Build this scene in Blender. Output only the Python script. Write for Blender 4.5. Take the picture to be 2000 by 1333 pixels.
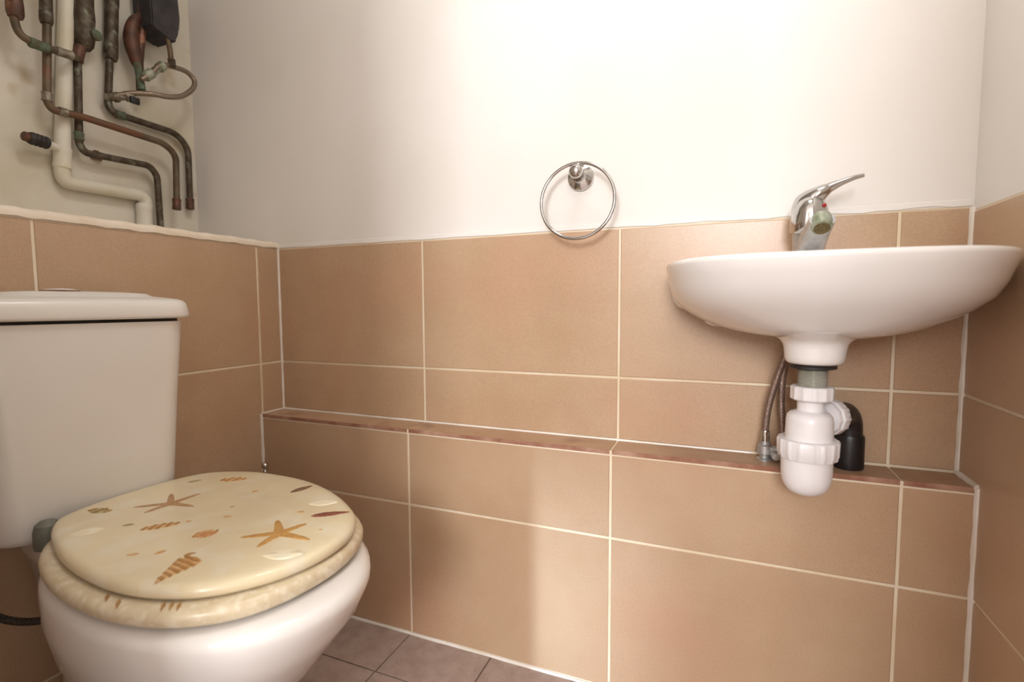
import bpy, bmesh, math, random
from mathutils import Vector, Matrix
random.seed(7)
for o in list(bpy.data.objects): bpy.data.objects.remove(o, do_unlink=True)
SC = bpy.context.scene
COL = SC.collection

# ---------------------------------------------------------------- camera
CAM = (1.0909, -1.0258, 0.7618)
R = Vector((0.9255, 0.3787, -0.0051)).normalized()
F = Vector((-0.3777, 0.9232, -0.0717)).normalized()
U = R.cross(F).normalized()
F = U.cross(R).normalized()
cd = bpy.data.cameras.new('camera'); cam = bpy.data.objects.new('camera', cd); COL.objects.link(cam)
cam.matrix_world = Matrix(((R.x, U.x, -F.x, CAM[0]), (R.y, U.y, -F.y, CAM[1]), (R.z, U.z, -F.z, CAM[2]), (0, 0, 0, 1)))
cd.sensor_width = 36; cd.lens = 991.2 / 2000 * 36; cd.clip_start = 0.02
cd.dof.use_dof = True; cd.dof.focus_distance = 0.95; cd.dof.aperture_fstop = 2.8
SC.camera = cam

# ---------------------------------------------------------------- light and exposure
w = bpy.data.worlds.new('world'); SC.world = w; w.use_nodes = True
w.node_tree.nodes['Background'].inputs[0].default_value = (0.95, 0.97, 1.0, 1)
w.node_tree.nodes['Background'].inputs[1].default_value = 0.09
def area(name, loc, target, sx, sy, power, col, spread=180):
    l = bpy.data.lights.new(name, 'AREA'); l.shape = 'RECTANGLE'; l.size = sx; l.size_y = sy
    l.energy = power; l.color = col; l.spread = math.radians(spread)
    o = bpy.data.objects.new(name, l); COL.objects.link(o); o.location = loc
    o.rotation_euler = (Vector(target) - Vector(loc)).to_track_quat('-Z', 'Y').to_euler()
    return o
area('hall_window_light', (1.30, -4.3, 1.75), (0.95, 0, 1.0), 1.0, 1.0, 80, (0.94, 0.96, 1.0))
area('ceiling_fill_light', (1.05, -0.55, 2.28), (1.05, -0.35, 0), 0.35, 0.35, 5.0, (1.0, 0.97, 0.93))  # soft fill added below the ceiling; no lamp is known there
area('tile_streak_light', (0.385, -2.9, 0.50), (0.815, -0.07, 0.12), 0.06, 0.5, 0.34, (0.62, 0.80, 1.0), 10)  # narrow cool beam added to lay the pale streak on the lower tiles
vs = SC.view_settings
SC.display_settings.display_device = 'sRGB'
vs.view_transform = 'Standard'; vs.look = 'None'; vs.gamma = 1.0; vs.exposure = 0.44; vs.use_curve_mapping = False

# ---------------------------------------------------------------- materials
def srgb(r, g, b):
    f = lambda c: (c / 255 / 12.92) if c / 255 <= 0.04045 else ((c / 255 + 0.055) / 1.055) ** 2.4
    return (f(r), f(g), f(b), 1)
def mat(name, col, rough=0.5, metal=0.0, col2=None, scale=8.0, lo=0.4, hi=0.65, bump=0.0, bscale=200, spec=0.5, trans=0, coat=0,
        col3=None, scale3=3.0, lo3=0.55, hi3=0.7, detail=6, grain=0.0):
    m = bpy.data.materials.new(name); m.use_nodes = True; nt = m.node_tree; b = nt.nodes['Principled BSDF']
    b.inputs['Base Color'].default_value = col; b.inputs['Roughness'].default_value = rough; b.inputs['Metallic'].default_value = metal
    b.inputs['Specular IOR Level'].default_value = spec
    if trans: b.inputs['Transmission Weight'].default_value = trans
    if coat: b.inputs['Coat Weight'].default_value = coat; b.inputs['Coat Roughness'].default_value = 0.08
    tc = nt.nodes.new('ShaderNodeTexCoord')
    def noise(s, dt=6):
        n = nt.nodes.new('ShaderNodeTexNoise'); n.inputs['Scale'].default_value = s; n.inputs['Detail'].default_value = dt
        nt.links.new(tc.outputs['Object'], n.inputs['Vector']); return n
    def ramp(n, a, c):
        r = nt.nodes.new('ShaderNodeMapRange'); r.inputs['From Min'].default_value = a; r.inputs['From Max'].default_value = c
        nt.links.new(n.outputs[0], r.inputs['Value']); return r
    out = None
    if col2:
        mx = nt.nodes.new('ShaderNodeMix'); mx.data_type = 'RGBA'
        mx.inputs[6].default_value = col; mx.inputs[7].default_value = col2
        nt.links.new(ramp(noise(scale, detail), lo, hi).outputs[0], mx.inputs[0]); out = mx.outputs[2]
    if col3:
        mx = nt.nodes.new('ShaderNodeMix'); mx.data_type = 'RGBA'
        if out: nt.links.new(out, mx.inputs[6])
        else: mx.inputs[6].default_value = col
        mx.inputs[7].default_value = col3
        nt.links.new(ramp(noise(scale3, 4), lo3, hi3).outputs[0], mx.inputs[0]); out = mx.outputs[2]
    if grain:
        # fine speckle of the glaze
        g = noise(420, 2); r = nt.nodes.new('ShaderNodeMapRange'); r.inputs['From Min'].default_value = 0.3; r.inputs['From Max'].default_value = 0.7
        r.inputs['To Min'].default_value = 1 - grain * 1.6; r.inputs['To Max'].default_value = 1 + grain * 1.2
        nt.links.new(g.outputs[0], r.inputs['Value'])
        vm = nt.nodes.new('ShaderNodeVectorMath'); vm.operation = 'SCALE'; nt.links.new(out, vm.inputs[0]); nt.links.new(r.outputs[0], vm.inputs['Scale']); out = vm.outputs[0]
    if out: nt.links.new(out, b.inputs['Base Color'])
    if bump:
        n = noise(bscale, 3); bp = nt.nodes.new('ShaderNodeBump'); bp.inputs['Strength'].default_value = bump; bp.inputs['Distance'].default_value = 0.002
        nt.links.new(n.outputs[0], bp.inputs['Height']); nt.links.new(bp.outputs[0], b.inputs['Normal'])
    return m
M = {}
M['plaster'] = mat('white_plaster', srgb(238, 233, 228), 0.75, col2=srgb(233, 227, 220), scale=2.5, bump=0.12, bscale=14, spec=0.2)
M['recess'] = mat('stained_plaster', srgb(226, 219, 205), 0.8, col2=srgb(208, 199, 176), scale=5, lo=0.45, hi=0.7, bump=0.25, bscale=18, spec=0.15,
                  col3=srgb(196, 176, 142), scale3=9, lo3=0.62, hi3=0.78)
M['ceiling'] = mat('ceiling_paint', srgb(238, 234, 228), 0.8, col2=srgb(232, 228, 222), spec=0.1)
M['tile'] = mat('tan_glazed_tile', srgb(193, 163, 133), 0.30, col2=srgb(185, 153, 122), scale=7, lo=0.35, hi=0.7, grain=0.05,
                col3=srgb(193, 154, 125), scale3=3.2, lo3=0.5, hi3=0.75, bump=0.03, bscale=60, spec=0.5)
M['ledge_tile'] = mat('ledge_tile', srgb(186, 154, 124), 0.45, col2=srgb(176, 140, 110), scale=22, lo=0.4, hi=0.75,
                      col3=srgb(150, 112, 88), scale3=12, lo3=0.6, hi3=0.82, spec=0.4)
M['grout'] = mat('cream_grout', srgb(236, 222, 198), 0.6, col2=srgb(224, 204, 172), scale=9, lo=0.4, hi=0.7, spec=0.3)
M['raw'] = mat('raw_tile_edge', srgb(150, 104, 84), 0.85, col2=srgb(184, 146, 124), scale=30, lo=0.4, hi=0.7, spec=0.15)
M['silicone'] = mat('white_silicone', srgb(238, 230, 222), 0.35, col2=srgb(226, 216, 200), scale=14, bump=0.15, bscale=90)
M['floor'] = mat('grey_floor_tile', srgb(176, 156, 146), 0.5, col2=srgb(164, 143, 132), scale=30, lo=0.4, hi=0.65, spec=0.35, col3=srgb(150, 128, 116), scale3=140, lo3=0.6, hi3=0.75)
M['floor_grout'] = mat('dark_floor_grout', srgb(118, 96, 78), 0.9, col2=srgb(100, 80, 62), scale=20)
M['trim'] = mat('cream_painted_sill', srgb(238, 226, 208), 0.55, col2=srgb(226, 210, 186), scale=16, bump=0.35, bscale=40, col3=srgb(150, 128, 104), scale3=26, lo3=0.74, hi3=0.8)
M['ceramic'] = mat('white_ceramic', srgb(240, 236, 232), 0.12, col2=srgb(236, 231, 226), scale=3, coat=0.4)
M['cistern'] = mat('aged_white_ceramic', srgb(231, 227, 221), 0.3, col2=srgb(226, 221, 213), scale=3, coat=0.15)
M['resin'] = mat('cream_resin', srgb(235, 220, 184), 0.28, col2=srgb(224, 208, 174), scale=11, lo=0.35, hi=0.7, bump=0.06, bscale=45, col3=srgb(236, 227, 205), scale3=24, lo3=0.5, hi3=0.75, coat=0.25)
M['resin_seat'] = mat('speckled_cream_resin', srgb(222, 206, 176), 0.35, col2=srgb(208, 190, 156), scale=60, lo=0.35, hi=0.7, bump=0.35, bscale=110, col3=srgb(230, 218, 194), scale3=85, lo3=0.5, hi3=0.65, coat=0.2)
M['starfish'] = mat('ochre_starfish', srgb(204, 158, 92), 0.5, col2=srgb(188, 140, 78), scale=160, lo=0.4, hi=0.6, bump=0.3, bscale=400)
M['starfish_pink'] = mat('dusky_starfish', srgb(190, 152, 112), 0.5, col2=srgb(172, 134, 96), scale=160, lo=0.4, hi=0.6, bump=0.3, bscale=400)
M['shell_dark'] = mat('dark_red_shell', srgb(128, 74, 58), 0.5, col2=srgb(160, 106, 82), scale=140, lo=0.45, hi=0.65)
M['shell_brown'] = mat('grey_brown_shell', srgb(120, 90, 68), 0.5, col2=srgb(150, 118, 90), scale=140, lo=0.45, hi=0.65)
M['shell_tan'] = mat('tan_shell', srgb(206, 160, 104), 0.5, col2=srgb(224, 188, 138), scale=90, lo=0.45, hi=0.6)
M['shell_band'] = mat('brown_shell_band', srgb(172, 126, 70), 0.5, col2=srgb(190, 146, 90), scale=140)
M['shell_rust'] = mat('rust_shell', srgb(196, 136, 84), 0.5, col2=srgb(222, 180, 130), scale=90, lo=0.42, hi=0.6)
M['shell_green'] = mat('olive_shell', srgb(150, 136, 88), 0.5, col2=srgb(188, 174, 128), scale=120, lo=0.42, hi=0.6)
M['shell_pale'] = mat('pale_shell', srgb(240, 228, 196), 0.4, col2=srgb(246, 238, 214), scale=60)
M['chrome'] = mat('chrome', (0.60, 0.59, 0.58, 1), 0.10, 1.0, col2=(0.50, 0.49, 0.48, 1), scale=18)
M['chrome_dull'] = mat('limescaled_chrome', (0.55, 0.55, 0.55, 1), 0.38, 0.75, col2=(0.42, 0.43, 0.43, 1), scale=60, lo=0.4, hi=0.7, bump=0.1, bscale=300)
M['scale_green'] = mat('greenish_limescale', srgb(168, 172, 154), 0.5, 0.3, col2=srgb(128, 134, 108), scale=90)
M['hinge'] = mat('grey_hinge', srgb(116, 116, 106), 0.45, col2=srgb(96, 96, 86), scale=40)
M['aerator'] = mat('brown_aerator_mesh', srgb(120, 104, 66), 0.6, 0.3, col2=srgb(96, 82, 50), scale=300)
M['red'] = mat('red_dot', srgb(170, 24, 24), 0.4, col2=srgb(150, 20, 20))
M['pvc'] = mat('white_plastic', srgb(240, 236, 236), 0.32, col2=srgb(234, 229, 229), scale=10)
M['pvc_old'] = mat('yellowed_white_pipe', srgb(226, 221, 208), 0.5, col2=srgb(214, 205, 176), scale=7, lo=0.45, hi=0.7)
M['clear'] = mat('grey_threaded_plastic', srgb(186, 184, 172), 0.2, 0.2, col2=srgb(160, 158, 144), scale=20)
M['black'] = mat('black_plastic', srgb(26, 24, 26), 0.38, col2=srgb(36, 33, 34), scale=60, bump=0.1, bscale=260)
M['rubber'] = mat('black_rubber', srgb(34, 30, 28), 0.6, col2=srgb(52, 46, 42), scale=50, bump=0.2, bscale=120)
M['foam'] = mat('dark_grey_casing', srgb(60, 56, 58), 0.7, col2=srgb(44, 40, 42), scale=40)
M['copper'] = mat('tarnished_copper', srgb(112, 94, 74), 0.5, 0.3, col2=srgb(80, 70, 54), scale=35, lo=0.4, hi=0.65, col3=srgb(116, 78, 56), scale3=14, lo3=0.5, hi3=0.65)
M['copper_dark'] = mat('blackened_copper', srgb(74, 60, 46), 0.55, 0.35, col2=srgb(100, 92, 78), scale=60, lo=0.45, hi=0.65, col3=srgb(124, 128, 110), scale3=45, lo3=0.6, hi3=0.72, bump=0.3, bscale=80)
M['copper_red'] = mat('red_brown_copper', srgb(104, 70, 54), 0.5, 0.25, col2=srgb(78, 52, 40), scale=40, lo=0.4, hi=0.6, col3=srgb(160, 110, 84), scale3=28, lo3=0.6, hi3=0.72)
M['verdigris'] = mat('verdigris_copper', srgb(100, 116, 96), 0.8, 0.1, col2=srgb(88, 84, 64), scale=60, lo=0.4, hi=0.62)
M['solder'] = mat('solder_grey', srgb(150, 142, 128), 0.45, 0.5, col2=srgb(110, 98, 80), scale=70)
M['rust'] = mat('rusty_clip', srgb(146, 108, 84), 0.9, col2=srgb(118, 84, 62), scale=50)
# braided hose: fine diagonal weave in the metal's brightness and relief
def braid(name, c1, c2, sc):
    m = mat(name, c1, 0.38, 0.7); nt = m.node_tree; b = nt.nodes['Principled BSDF']
    tc = nt.nodes.new('ShaderNodeTexCoord'); ck = nt.nodes.new('ShaderNodeTexVoronoi'); ck.inputs['Scale'].default_value = sc
    nt.links.new(tc.outputs['Object'], ck.inputs['Vector'])
    mx = nt.nodes.new('ShaderNodeMix'); mx.data_type = 'RGBA'; mx.inputs[6].default_value = c2; mx.inputs[7].default_value = c1
    nt.links.new(ck.outputs['Distance'], mx.inputs[0]); nt.links.new(mx.outputs[2], b.inputs['Base Color'])
    bp = nt.nodes.new('ShaderNodeBump'); bp.inputs['Strength'].default_value = 0.4; bp.inputs['Distance'].default_value = 0.001
    nt.links.new(ck.outputs['Distance'], bp.inputs['Height']); nt.links.new(bp.outputs[0], b.inputs['Normal'])
    return m
M['braid'] = braid('steel_braid', srgb(172, 150, 138), srgb(112, 94, 84), 500)
M['braid_old'] = braid('old_steel_braid', srgb(158, 142, 124), srgb(120, 104, 88), 400)
M['braid_dark'] = braid('dark_braid', srgb(96, 90, 84), srgb(44, 38, 34), 400)

# ---------------------------------------------------------------- helpers
def link(name, bm, m, parent=None, smooth=True, sub=0, angle=35):
    me = bpy.data.meshes.new(name); bm.normal_update(); bmesh.ops.recalc_face_normals(bm, faces=bm.faces[:])
    bm.to_mesh(me); bm.free()
    for k in (m if isinstance(m, (list, tuple)) else [m]): me.materials.append(k)
    if smooth:
        me.polygons.foreach_set('use_smooth', [True] * len(me.polygons))
        try: me.set_sharp_from_angle(angle=math.radians(angle))
        except Exception: pass
    o = bpy.data.objects.new(name, me); COL.objects.link(o)
    if parent: o.parent = parent; o.matrix_parent_inverse = parent.matrix_world.inverted()
    if sub:
        s = o.modifiers.new('subdivision', 'SUBSURF'); s.levels = sub; s.render_levels = sub
    return o
def thing(name, label, cat, loc, group=None):
    o = bpy.data.objects.new(name, None); o.empty_display_size = 0.02; COL.objects.link(o)
    o.location = loc; o['label'] = label; o['category'] = cat
    if group: o['group'] = group
    o.matrix_world = Matrix.Translation(loc)
    return o
def tag(o, label, cat, group=None):
    o['label'] = label; o['category'] = cat
    if group: o['group'] = group
    return o
def lab(o, label): o['label'] = label; return o
def struct(o): o['kind'] = 'structure'; return o
def box(bm, lo, hi, mi=0, bev=0.0):
    x0, y0, z0 = lo; x1, y1, z1 = hi
    v = [bm.verts.new(p) for p in ((x0,y0,z0),(x1,y0,z0),(x1,y1,z0),(x0,y1,z0),(x0,y0,z1),(x1,y0,z1),(x1,y1,z1),(x0,y1,z1))]
    fs = [bm.faces.new([v[i] for i in q]) for q in ((0,3,2,1),(4,5,6,7),(0,1,5,4),(1,2,6,5),(2,3,7,6),(3,0,4,7))]
    for f in fs: f.material_index = mi
    if bev:
        es = list({e for f in fs for e in f.edges})
        bmesh.ops.bevel(bm, geom=es, offset=bev, segments=2, affect='EDGES', profile=0.5)
    return v
def rings(bm, rs, cap0=True, cap1=True, mi=0, loop=False):
    vs = [[bm.verts.new(p) for p in r] for r in rs]
    n = len(vs[0]); seq = list(zip(vs, vs[1:])) + ([(vs[-1], vs[0])] if loop else [])
    for a, b in seq:
        for i in range(n):
            f = bm.faces.new((a[i], a[(i+1) % n], b[(i+1) % n], b[i])); f.material_index = mi
    if not loop:
        if cap0: bm.faces.new(vs[0][::-1]).material_index = mi
        if cap1: bm.faces.new(vs[-1]).material_index = mi
    return vs
def frame(t):
    t = t.normalized(); h = Vector((0, 0, 1)) if abs(t.z) < 0.9 else Vector((1, 0, 0))
    a = t.cross(h).normalized(); return a, t.cross(a).normalized()
def lathe(bm, base, axis, prof, n=32, mi=0, rib=None):
    """prof: list of (radius, distance along axis)"""
    base = Vector(base); t = Vector(axis).normalized(); a, b = frame(t)
    rs = []
    for r, h in prof:
        rg = []
        for i in range(n):
            th = 2 * math.pi * i / n; rr = max(r, 1e-5)
            if rib: rr = rib(r, h, th)
            rg.append(base + t * h + (a * math.cos(th) + b * math.sin(th)) * rr)
        rs.append(rg)
    rings(bm, rs, mi=mi)
def smooth_path(pts, rad, seg=6):
    """polyline with corners rounded by arcs of radius rad"""
    pts = [Vector(p) for p in pts]; out = [pts[0]]
    for i in range(1, len(pts) - 1):
        p, q, r = pts[i-1], pts[i], pts[i+1]
        d1 = (p - q); d2 = (r - q); k = min(rad, d1.length * 0.48, d2.length * 0.48)
        a = q + d1.normalized() * k; b = q + d2.normalized() * k
        for s in range(seg + 1):
            t = s / seg; out.append(a.lerp(q, t).lerp(q.lerp(b, t), t))
    out.append(pts[-1]); return out
def catmull(pts, seg=8, closed=False):
    pts = [Vector(p) for p in pts]; n = len(pts); out = []
    rng = range(n) if closed else range(n - 1)
    for i in rng:
        g = (lambda k: pts[k % n]) if closed else (lambda k: pts[max(0, min(n-1, k))])
        p0, p1, p2, p3 = g(i-1), g(i), g(i+1), g(i+2)
        for s in range(seg):
            t = s / seg
            out.append(0.5 * ((2*p1) + (-p0+p2)*t + (2*p0-5*p1+4*p2-p3)*t*t + (-p0+3*p1-3*p2+p3)*t**3))
    if not closed: out.append(pts[-1])
    return out
def tube(bm, path, r, n=14, mi=0, rx=None):
    """r: a number or function of 0..1"""
    path = [Vector(p) for p in path]; m = len(path)
    t = (path[1] - path[0]).normalized(); a, b = frame(t); rs = []
    for i, p in enumerate(path):
        nt = (path[min(i+1, m-1)] - path[max(i-1, 0)]).normalized()
        q = t.rotation_difference(nt); a = q @ a; b = q @ b; t = nt
        rr = r(i / (m-1)) if callable(r) else r
        ra, rb = rr if isinstance(rr, tuple) else (rr, rr)
        rs.append([p + a * math.cos(2*math.pi*k/n) * ra + b * math.sin(2*math.pi*k/n) * rb for k in range(n)])
    rings(bm, rs, mi=mi)
def mtube(name, path, r, m, parent=None, n=14):
    bm = bmesh.new(); tube(bm, path, r, n); return link(name, bm, m, parent)
def mlathe(name, base, axis, prof, m, parent=None, n=32, rib=None, angle=35):
    bm = bmesh.new(); lathe(bm, base, axis, prof, n, rib=rib); return link(name, bm, m, parent, angle=angle)

# ================================================================ the room
XR, ZT, ZM, ZL, ZJ, D = 1.457, 0.9131, 0.6131, 0.4838, 0.3095, 0.0725
XJ = [0.0, 0.4465, 0.9037, 1.361, XR]
XI = -0.30            # back of the pipe recess
YF = -0.95            # inner face of the front wall
HC = 2.35
G = 0.0024            # half a grout joint
T = 0.0015            # tiles stand this much proud of the grout

def tile_field(bm, u, v, put, tilt=0.0):
    """tiles in a plane; put(a, b, h) maps wall coordinates to space (h = height off the grout)"""
    for i in range(len(u) - 1):
        for j in range(len(v) - 1):
            a0, a1, b0, b1 = u[i] + G, u[i+1] - G, v[j] + G, v[j+1] - G
            ta, tb = random.uniform(-tilt, tilt), random.uniform(-tilt, tilt)
            ca, cb = (a0+a1)/2, (b0+b1)/2
            def h(a, b): return T + (a-ca)*ta + (b-cb)*tb
            e = 0.0012
            ring = lambda k, hh: [(a0+k, b0+k), (a1-k, b0+k), (a1-k, b1-k), (a0+k, b1-k)]
            r0 = [bm.verts.new(put(a, b, -0.004)) for a, b in ring(0, 0)]
            r1 = [bm.verts.new(put(a, b, h(a, b) - e*0.8)) for a, b in ring(0, 0)]
            r2 = [bm.verts.new(put(a, b, h(a, b))) for a, b in ring(e, 0)]
            for p, q in ((r0, r1), (r1, r2)):
                for k in range(4): bm.faces.new((p[k], p[(k+1) % 4], q[(k+1) % 4], q[k])).material_index = 1
            bm.faces.new(r2).material_index = 1

# back wall: plaster above, grout bed and tiles below
bm = bmesh.new()
box(bm, (XI - 0.1, 0.0, ZT), (XR + 0.1, 0.1, HC), 0)
box(bm, (-0.1, 0.0004, -0.05), (XR + 0.1, 0.1, ZT), 2)
tile_field(bm, XJ, [ZL + 0.001, ZM, ZT - 0.001], lambda a, b, h: (a, -h, b), 0.0015)
struct(link('wall_back', bm, [M['plaster'], M['tile'], M['grout']], smooth=False))
# painted bottom edge of the plaster: a slightly wavy lip over the tiles
bm = bmesh.new(); rs = []
for k in range(61):
    x = 0.004 + (XR - 0.008) * k / 60
    dz = (0.0006 + 0.0014 * max(0, x - 0.8)) * (math.sin(k * 0.9) + 0.7 * math.sin(k * 2.3 + 1)) + random.uniform(-0.0003, 0.0003)
    rs.append([Vector((x, 0.002, ZT + 0.012)), Vector((x, -0.0012, ZT + 0.010)), Vector((x, -0.0019, ZT + 0.001 + dz)), Vector((x, 0.002, ZT - 0.001 + dz))])
rings(bm, rs)
struct(link('trim_2', bm, M['plaster']))
# boxed ledge along the back wall
bm = bmesh.new()
box(bm, (-0.05, -D, -0.05), (XR + 0.05, 0.0, ZL - 0.0095), 1)
def put_front(a, b, h): return (a, -D - h, b)
bm2 = bm
def tf():
    u, v = XJ, [0.004, ZJ, ZL - 0.0095]
    tile_field(bm2, u, v, put_front, 0.002)
tf()
for f in bm.faces:
    f.material_index = {1: f.material_index, 0: 0}.get(f.material_index, f.material_index)
n0 = len(bm.faces)
for i, f in enumerate(bm.faces):
    f.material_index = 1 if i < 6 else 0
# top tiles, their raw clay edge showing at the front
bm.faces.ensure_lookup_table()
for i in range(4):
    x0, x1 = XJ[i] + G, XJ[i+1] - G
    box(bm, (x0, -D - 0.0026, ZL - 0.0085), (x1, -0.004, ZL), 2)
    bm.faces.ensure_lookup_table()
    for f in bm.faces[-6:]:
        f.normal_update()
        if f.normal.y < -0.9: f.material_index = 3
box(bm, (0, -D - 0.001, ZL - 0.012), (XR, 0, ZL - 0.0018), 1)
struct(link('wall_lower_ledge', bm, [M['tile'], M['grout'], M['ledge_tile'], M['raw']], smooth=False))
# left tiled wall and the sill over it, the recess behind
YJ = [-1.0, -0.523, -0.0693, 0.0]
bm = bmesh.new()
box(bm, (XI - 0.1, -1.1, -0.05), (0.0, 0.05, ZT), 2)
tile_field(bm, YJ, [0.0, 0.013, 0.10, ZM, ZT - 0.001], lambda a, b, h: (h, a, b), 0.001)
struct(link('wall_left', bm, [M['plaster'], M['tile'], M['grout']], smooth=False))
bm = bmesh.new()
box(bm, (XI - 0.1, -1.1, ZT), (XI, 0.05, HC), 0)
struct(link('wall_recess', bm, [M['recess']], smooth=False))
bm = bmesh.new(); rs = []
for k in range(81):
    y = -0.99 + (0.99 - 0.001) * k / 80; wv = 0.0009 * math.sin(k * 1.3) + random.uniform(-0.0007, 0.0007)
    zt = ZT + 0.0165 + wv
    rs.append([Vector((XI + 0.001, y, ZT - 0.002)), Vector((XI + 0.001, y, zt)), Vector((-0.004, y, zt)), Vector((0.003, y, zt - 0.003)), Vector((0.0056, y, ZT + 0.008)), Vector((0.0048 + wv, y, ZT + 0.0002 + wv)), Vector((0, y, ZT - 0.002))])
rings(bm, rs)
struct(link('trim_1', bm, M['trim'], angle=50))
# right wall
bm = bmesh.new()
box(bm, (XR, -1.1, ZT - 0.006), (XR + 0.1, 0.05, HC), 0)
box(bm, (XR + 0.0004, -1.1, -0.05), (XR + 0.1, 0.05, ZT), 2)
tile_field(bm, [-1.0, -0.62, -0.0], [0.0, 0.013, ZJ, ZM, ZT - 0.007], lambda a, b, h: (XR - h, a, b), 0.001)
struct(link('wall_right', bm, [M['plaster'], M['tile'], M['grout']], smooth=False))
# silicone beads in the corners
def bead(name, p, q, r, out=None):
    bm = bmesh.new(); p, q = Vector(p), Vector(q); n = max(6, int((q-p).length / 0.02))
    path = [p.lerp(q, k/n) for k in range(n+1)]
    tube(bm, path, lambda t: r * (1 + 0.12 * math.sin(t * 41) + 0.08 * math.sin(t * 97)), 10)
    return struct(link(name, bm, M['silicone']))
bead('trim_3', (0.001, -0.001, ZL), (0.001, -0.001, ZT), 0.0043)
bead('trim_4', (XR - 0.001, -0.001, ZL), (XR - 0.001, -0.001, ZT - 0.002), 0.0056)
bead('trim_5', (0.001, -D - 0.001, 0.0), (0.001, -D - 0.001, ZL), 0.0052)
bead('trim_6', (XR - 0.001, -D - 0.001, 0.0), (XR - 0.001, -D - 0.001, ZL), 0.0056)
bead('trim_7', (0.0, -D - 0.001, 0.001), (XR, -D - 0.001, 0.001), 0.0040)
bead('trim_8', (0.0, -0.001, ZL + 0.0005), (1.15, -0.001, ZL + 0.0005), 0.0028)
bead('trim_9', (0.001, -D - 0.002, ZL + 0.0005), (0.001, 0, ZL + 0.0005), 0.0022)
bead('trim_10', (XR - 0.002, -D - 0.003, ZL - 0.001), (XR - 0.002, 0, ZL + 0.0005), 0.0055)
# floor
bm = bmesh.new()
box(bm, (-0.3, -4.6, -0.06), (2.2, 0.0, -0.0025), 0)
fx = [0.4425 + 0.2065 * k for k in range(-3, 9)]; fy = [-0.204 - 0.2065 * k for k in range(21)]
fy = [-D] + fy
for i in range(len(fx) - 1):
    for j in range(len(fy) - 1):
        x0, x1 = max(fx[i] + 0.0016, -0.29 if j > 3 else 0.0), fx[i+1] - 0.0016
        if x1 < 0.01: continue
        n = len(bm.faces); box(bm, (x0, fy[j+1] + 0.0016, -0.01), (x1, fy[j] - 0.0016, 0.0), 1)
struct(link('floor', bm, [M['floor_grout'], M['floor']], smooth=False))
# ceiling, front wall with the doorway the picture is taken from, hall beyond it
bm = bmesh.new(); box(bm, (XI - 0.1, -4.6, HC), (2.2, 0.1, HC + 0.05)); struct(link('ceiling', bm, M['ceiling'], smooth=False))
bm = bmesh.new()
DX0, DX1, DZ = 0.622, 1.32, 2.0
box(bm, (XI - 0.1, YF - 0.1, -0.05), (DX0, YF, HC))
box(bm, (DX1, YF - 0.1, -0.05), (XR + 0.1, YF, HC))
box(bm, (DX0, YF - 0.1, DZ), (DX1, YF, HC))
struct(link('wall_front', bm, M['plaster'], smooth=False))
bm = bmesh.new()
box(bm, (-0.3, -4.6, -0.05), (2.1, -4.5, HC)); box(bm, (-0.35, -4.6, -0.05), (-0.25, YF - 0.1, HC)); box(bm, (2.05, -4.6, -0.05), (2.15, YF - 0.1, HC))
box(bm, (XR + 0.1, YF - 0.1, -0.05), (2.15, YF, HC))
struct(link('wall_hall', bm, M['plaster'], smooth=False))

# ================================================================ toilet (turned ten degrees from the wall)
A10 = math.radians(10)
AX = Vector((math.cos(A10), -math.sin(A10), 0)); AY = Vector((math.sin(A10), math.cos(A10), 0))
def tw(a, b, z): v = AX * a + AY * b; return Vector((v.x, v.y, z))
toilet = thing('toilet', 'white close-coupled toilet with cream seashell seat lid against the tiled left wall', 'toilet', tw(0.30, -0.44, 0))
# pan
ZS = [0.0, 0.10, 0.20, 0.28, 0.34, 0.38, 0.392, 0.398, 0.400]
FS = [0.473, 0.543, 0.610, 0.676, 0.726, 0.748, 0.748, 0.738, 0.722]
WS = [0.081, 0.109, 0.137, 0.164, 0.179, 0.181, 0.179, 0.173, 0.164]
BS = [0.195, 0.207, 0.219, 0.227, 0.231, 0.228, 0.226, 0.226, 0.228]
def egg(Fv, W, B, z, n=64, c=-0.437):
    m = B + (Fv - B) * 0.45; out = []
    for k in range(n):
        t = 2 * math.pi * k / n; ct, st = math.cos(t), math.sin(t)
        a = m + (Fv - m) * abs(ct) ** 0.95 if ct > 0 else m - (m - B) * abs(ct) ** 0.8
        out.append(tw(a, c + W * math.copysign(abs(st) ** 0.95, st), z))
    return out
def interp(x, xs, ys):
    for i in range(len(xs) - 1):
        if x <= xs[i+1]: t = (x - xs[i]) / (xs[i+1] - xs[i]); return ys[i] + (ys[i+1] - ys[i]) * t
    return ys[-1]
bm = bmesh.new(); rs = []
for z in [0.0, 0.03, 0.06, 0.1, 0.15, 0.2, 0.24, 0.28, 0.31, 0.34, 0.36, 0.38, 0.392, 0.398, 0.400]:
    rs.append(egg(interp(z, ZS, FS), interp(z, ZS, WS), interp(z, ZS, BS), z))
for q, z in ((0.86, 0.400), (0.80, 0.396), (0.74, 0.36), (0.6, 0.28), (0.35, 0.22)):      # inside of the bowl
    c = tw(0.45, -0.437, 0); rs.append([Vector((c.x + (p.x - c.x) * q, c.y + (p.y - c.y) * q, z)) for p in egg(0.722, 0.164, 0.228, z)])
rings(bm, rs)
link('pan', bm, M['ceramic'], toilet, angle=60)
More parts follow.
